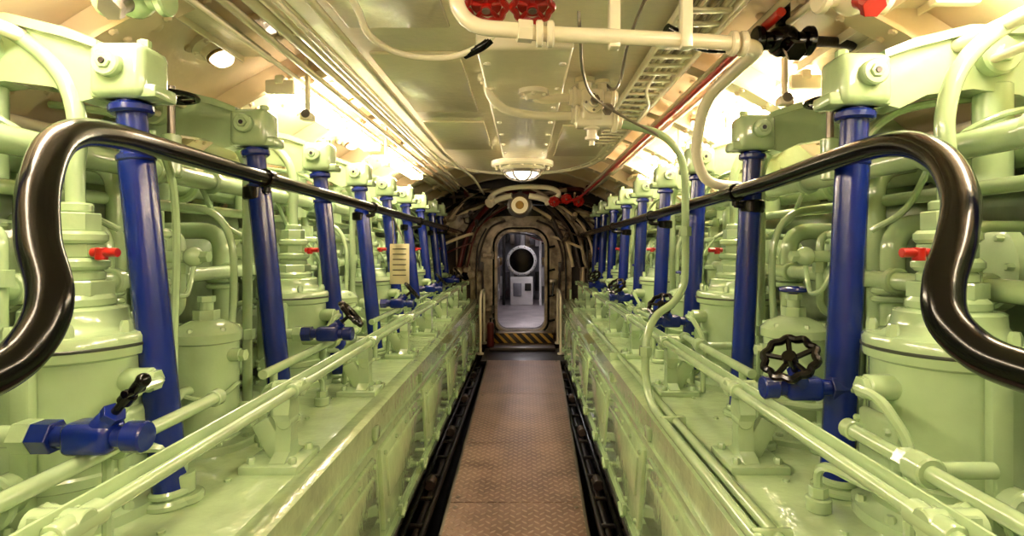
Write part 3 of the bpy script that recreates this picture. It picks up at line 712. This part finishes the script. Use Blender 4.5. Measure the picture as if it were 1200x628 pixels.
# ------------------------------------------------------------------ forward bulkhead with door
def rrect(cx, z0, z1, hw, rt, rbm, n=8):
    P = []
    for (ax, az, r, a0) in ((cx+hw-rbm, z0+rbm, rbm, -pi/2), (cx+hw-rt, z1-rt, rt, 0), (cx-hw+rt, z1-rt, rt, pi/2), (cx-hw+rbm, z0+rbm, rbm, pi)):
        for i in range(n+1): a = a0+pi/2*i/n; P.append((ax+r*math.cos(a), az+r*math.sin(a)))
    return P
def ringwall(mb, outer, inner, y0, y1, m):
    n = len(outer); V = []
    for y in (y0, y1):
        V += [(x, y, z) for x, z in outer]+[(x, y, z) for x, z in inner]
    F = []
    for i in range(n):
        j = (i+1) % n
        F += [[i, j, n+j, n+i], [2*n+i, 2*n+j, 3*n+j, 3*n+i], [i, j, 2*n+j, 2*n+i], [n+i, n+j, 3*n+j, 3*n+i]]
    mb.add(V, F, m)
DC = -.05
mb = MB()
inner = rrect(DC, .18, 1.45, .31, .2, .13)
outer = []
for x, z in inner:
    d = Vector((x-DC, z-.8)).normalized(); outer.append((DC+d.x*2.9, .8+d.y*2.9))
ringwall(mb, outer, inner, 7.34, 7.42, BROWN)
mb.obj('wall_front')
mb = MB()
ringwall(mb, rrect(DC, .02, 1.66, .66, .42, .10), rrect(DC, .16, 1.47, .33, .21, .14), 7.24, 7.335, DIRTY)
ringwall(mb, rrect(DC, .11, 1.53, .39, .26, .18), rrect(DC, .18, 1.45, .308, .2, .13), 7.20, 7.335, DIRTY)
for i, (x, z) in enumerate(rrect(DC, .05, 1.62, .61, .38, .08, n=5)): mb.lathe((x, 7.24, z), (0, -1, 0), [(.017, 0), (.016, .01), (.006, .018)], DIRTY, 8)
P = rrect(DC, .14, 1.50, .355, .235, .16)
mb.tube([(x, 7.19, z) for x, z in P], .014, BLACK, 8, closed=True, cat=False)
for z in (.45, 1.15): mb.box((DC-.42, 7.18, z), (.14, .05, .05), DIRTY, .01); mb.cyl((DC-.37, 7.17, z-.05), (DC-.37, 7.17, z+.05), .018, STEEL)
mb.box((DC+.42, 7.18, .8), (.10, .04, .08), STEEL, .01); mb.cyl((DC+.42, 7.15, .8), (DC+.40, 7.12, .62), .012, BLACK)
for z in (.3, .62, .95, 1.25): mb.cyl((DC+.36, 7.16, z), (DC+.44, 7.16, z+.02), .014, BLACK)
for sx in (-1, 1):
    mb.tube([(DC+sx*.5, 7.2, .4), (DC+sx*.5, 7.2, .9), (DC+sx*.54, 7.2, 1.1), (DC+sx*.48, 7.2, 1.35), (DC+sx*.38, 7.2, 1.52), (DC+sx*.2, 7.2, 1.6)], .014, BROWN, 8)
    mb.tube([(DC+sx*.58, 7.2, .5), (DC+sx*.57, 7.2, 1.2), (DC+sx*.45, 7.2, 1.5)], .010, DARK, 8)
    mb.box((DC+sx*.52, 7.21, 1.0), (.07, .05, .12), BROWN, .008); mb.box((DC+sx*.5, 7.21, .62), (.06, .05, .06), STEEL, .008)
mb.obj('door_1')
for sx in (-1, 1):
    mb = MB(); x = DC+sx*.47
    mb.bend([(x, 6.5, .0), (x, 6.5, .66), (x, 6.65, .72), (x, 7.0, .72), (x, 7.08, .68), (x, 7.08, .03)], .016, CREAM, .08)
    mb.cyl((x, 6.5, -.005), (x, 6.5, .02), .04, CREAM); mb.cyl((x, 7.08, .02), (x, 7.08, .05), .04, CREAM)
    mb.obj('grab_rail')
mb = MB(); mb.cyl((-.42, 6.78, .04), (-.42, 6.78, .30), .045, DRED, seg=24); mb.ball((-.42, 6.78, .30), .044, DRED); mb.cyl((-.42, 6.78, .33), (-.42, 6.78, .39), .013, BLACK); mb.tube([(-.42, 6.78, .38), (-.37, 6.77, .37), (-.36, 6.75, .26), (-.37, 6.73, .18)], .008, BLACK, 8); mb.obj('fire_extinguisher')

mb = MB(); cols = [BROWN, DARK, DIRTY, CREAM2, BROWN, BLACK, DIRTY, DRED]
for i in range(60):
    m = cols[i % len(cols)]; r = random.uniform(.01, .03); sx = random.choice((-1, 1))
    x0 = random.uniform(.5, 1.6); z0 = random.uniform(1.2, 1.95 if x0 < 1 else 1.6); y = random.uniform(6.95, 7.2); x1 = random.uniform(.1, .9)
    if i % 3 == 0: pts = [(DC+sx*(x0+.2), y, .62), (DC+sx*(x0+.2), y, z0-.1), (DC+sx*(x0+.1), y-.05, z0), (DC+sx*(x0-.15), y, z0+.1), (DC+sx*(x0-.2), 7.33, z0+.12)]
    elif i % 3 == 1: pts = [(DC+sx*x0, 6.75, z0+.05), (DC+sx*x0, 6.95, z0), (DC+sx*(x0*.9), y, z0+.05), (DC+sx*x1, 7.1, min(1.98, z0+.4)), (DC+sx*x1, 7.33, min(2.0, z0+.45))]
    else: pts = [(DC-sx*x1, y-.2, 1.78+random.uniform(0, .2)), (DC, y-.25, 1.8+random.uniform(0, .2)), (DC+sx*x1, y-.2, 1.75+random.uniform(0, .2)), (DC+sx*(x1+.4), y, 1.5), (DC+sx*(x1+.55), y, 1.0)]
    mb.tube(pts, r, m, 8)
for i in range(30):
    sx = random.choice((-1, 1)); x = DC+sx*random.uniform(.75, 1.5); z = random.uniform(.8, 1.6); m = random.choice(cols[:7])
    mb.box((x, 7.26, z), (random.uniform(.06, .2), .12, random.uniform(.06, .2)), m, .012)
    mb.lathe((x+.1, 7.22, z+.05), (0, -1, 0), [(.06, 0), (.06, .03), (.035, .04), (.03, .08)], m, 18)
mb.obj('bulkhead_pipework')
mb = MB()
mb.tube([(-.40, 6.7, 1.80), (-.42, 6.6, 1.83), (-.36, 6.5, 1.88), (-.25, 6.5, 1.93), (-.05, 6.5, 1.96), (.15, 6.5, 1.96), (.32, 6.5, 1.94), (.40, 6.5, 1.88), (.33, 6.5, 1.80), (.25, 6.55, 1.77)], .03, CREAM, 12)
mb.tube([(-.42, 6.7, 1.78), (-.3, 6.6, 1.83), (-.15, 6.55, 1.86)], .038, CREAM, 12); mb.tube([(.32, 6.6, 1.78), (.2, 6.55, 1.83), (.05, 6.55, 1.86)], .038, CREAM, 12)
mb.cyl((-.43, 6.6, 1.77), (-.37, 6.68, 1.83), .06, CREAM); mb.cyl((.30, 6.6, 1.77), (.35, 6.62, 1.82), .06, CREAM)
mb.obj('cooling_water_pipe')
mb = MB(); c = Vector((-.06, 6.6, 1.75))
mb.lathe(c, (0, -1, 0), [(.06, -.2), (.12, -.1), (.14, 0), (.15, .01), (.15, .05), (.125, .055)], BROWN, 28); mb.lathe(c, (0, -1, 0), [(.125, .045), (.11, .058), (.10, .045)], BRASS, 28, cap=False); mb.lathe(c, (0, -1, 0), [(.10, .056), (.08, .062), (.04, .07), (.01, .072)], AMBER, 28)
mb.cyl((c.x, 6.53, c.z), (c.x, 6.515, c.z), .05, BRASS)
mb.box((c.x, 6.72, 1.94), (.05, .05, .35), DARK, .005); mb.obj('signal_lamp')
for x, z in ((.34, 1.78), (.48, 1.81), (.62, 1.78)): redvalve(x, 6.4, z, .055, (0, -1, -.6))
mb = MB()
for sx in (-1, 1):
    mb.lathe((DC+sx*.85, 7.1, 1.60), (0, -1, 0), [(.16, -.2), (.16, 0), (.19, .005), (.19, .03), (.13, .035), (.12, .06)], DIRTY, 28); mb.bolts((DC+sx*.85, 7.07, 1.60), (0, -1, 0), .16, 10, .014, .02, DIRTY)
mb.obj('pipe_flange')

mb = MB(); mb.box((CX, -2.05, .9), (4.8, .08, 3.0), CREAM2, 0); mb.obj('wall_back')

# ------------------------------------------------------------------ next compartment
mb = MB(); mb.box((DC, 9.62, .13), (2.0, 4.38, .04), TREAD2, .002); mb.obj('floor_compartment')
mb = MB(); mb.box((DC-1.02, 9.62, 1.1), (.05, 4.38, 2.1), WHITE, 0); mb.obj('wall_left')
mb = MB(); mb.box((DC+1.02, 9.62, 1.1), (.05, 4.38, 2.1), WHITE, 0); mb.obj('wall_right')
mb = MB(); mb.box((DC, 11.8, 1.1), (2.1, .05, 2.1), GREY, 0); mb.obj('wall_end')
mb = MB(); mb.box((DC, 9.62, 2.15), (2.1, 4.38, .05), WHITE, 0); mb.obj('ceiling_compartment')
mb = MB(); c = Vector((DC-.01, 10.6, 1.0))
mb.lathe(c, (0, -1, 0), [(.22, -.5), (.24, -.18), (.29, -.17), (.29, 0), (.27, .02), (.26, .05), (.235, .05), (.225, -.1)], WHITE, 40, cap=False)
mb.lathe(c, (0, -1, 0), [(.24, -.02), (.24, .01), (.2, .015), (.01, .015)], BLACK, 40); mb.bolts(c+Vector((0, -.02, 0)), (0, -1, 0), .265, 14, .012, .04, STEEL)
mb.box((c.x, 10.7, .42), (.44, .3, .55), WHITE, .03); mb.box((c.x-.08, 10.53, .45), (.16, .05, .25), GREY, .01); mb.box((c.x+.12, 10.53, .5), (.12, .05, .14), DARK, .01)
mb.cyl((c.x-.12, 10.65, .66), (c.x-.12, 10.65, .8), .03, STEEL); mb.cyl((c.x+.12, 10.65, .66), (c.x+.12, 10.65, .8), .03, STEEL)
mb.cyl((c.x-.34, 10.6, .15), (c.x-.34, 10.6, 2.1), .03, DARK); mb.cyl((c.x+.36, 10.6, .15), (c.x+.36, 10.6, 2.1), .025, WHITE)
mb.obj('round_hatch')
mb = MB()
for i in range(9):
    xx = DC-.42+.105*i; zz = random.uniform(1.35, 1.5)
    mb.box((xx, 11.6, zz), (.09, .2, random.uniform(.15, .35)), random.choice((WHITE, DARK, STEEL, GREY, DIRTY)), .01)
    mb.box((xx, 11.6, .45+.1*(i % 3)), (.09, .25, .4), random.choice((WHITE, DARK, WHITE, GREY)), .01)
for sx in (-1, 1):
    for i in range(5):
        mb.box((DC+sx*.64, 8.1+i*.55, .62), (.42, .45, .93), [WHITE, GREY, WHITE, DIRTY, WHITE][i], .03)
        mb.box((DC+sx*.425, 8.1+i*.55, .75), (.03, .3, .3), [STEEL, DARK, GREY, DARK, STEEL][i], .01)
        mb.box((DC+sx*.425, 8.1+i*.55, .38), (.02, .34, .2), [GREY, WHITE, DARK, STEEL, WHITE][i], .01)
        mb.cyl((DC+sx*.42, 8.1+i*.55, 1.0), (DC+sx*.36, 8.1+i*.55, 1.0), .07, [STEEL, BRASS][i % 2])
        mb.box((DC+sx*.66, 8.1+i*.55, 1.42), (.34, .35, .35), [GREY, WHITE, DARK, STEEL, WHITE][i], .02)
        mb.cyl((DC+sx*.49, 8.0+i*.55, 1.48), (DC+sx*.44, 8.0+i*.55, 1.48), .06, [WHITE, RED, STEEL, DARK, WHITE][i])
for x, z in ((-.5, 1.5), (-.3, 1.62), (.1, 1.66), (.35, 1.5), (-.1, 1.72)): mb.cyl((x, 7.6, z), (x, 11.6, z), .03, random.choice((WHITE, DIRTY, GREY)))
for i in range(8): mb.tube([(DC-.5, 9+i*.3, 1.4), (DC-.2, 9+i*.3, 1.5+.02*i), (DC+.2, 9+i*.3, 1.45), (DC+.5, 9+i*.3, 1.35)], .02, random.choice((WHITE, STEEL, RED, DARK)), 8)
mb.obj('electrical_cabinets')
for y in (8.3, 9.8):
    mb = MB(); mb.box((DC, y, 1.96), (.14, 1.1, .03), WHITE, .006); mb.cyl((DC-.03, y-.5, 1.93), (DC-.03, y+.5, 1.93), .018, TUBEW); mb.cyl((DC+.03, y-.5, 1.93), (DC+.03, y+.5, 1.93), .018, TUBEW)
    mb.cyl((DC, y-.3, 1.97), (DC, y-.3, 2.12), .01, WHITE); mb.cyl((DC, y+.3, 1.97), (DC, y+.3, 2.12), .01, WHITE); mb.obj('fluorescent_lamp')

# ------------------------------------------------------------------ world + camera
w = bpy.data.worlds.new('world'); bpy.context.scene.world = w; w.use_nodes = True
w.node_tree.nodes['Background'].inputs[0].default_value = (.02, .018, .015, 1)
cam = bpy.data.cameras.new('camera'); co = bpy.data.objects.new('camera', cam); bpy.context.collection.objects.link(co)
co.location = (0, 0, 1.25); co.rotation_euler = (pi/2, 0, 0)
cam.sensor_width = 36; cam.lens = 19.5; cam.shift_x = -15/1200; cam.shift_y = -24/1200; cam.clip_start = .02
bpy.context.scene.camera = co
bpy.context.scene.view_settings.view_transform = 'Standard'
bpy.context.scene.view_settings.look = 'None'
bpy.context.scene.view_settings.exposure = 0.35
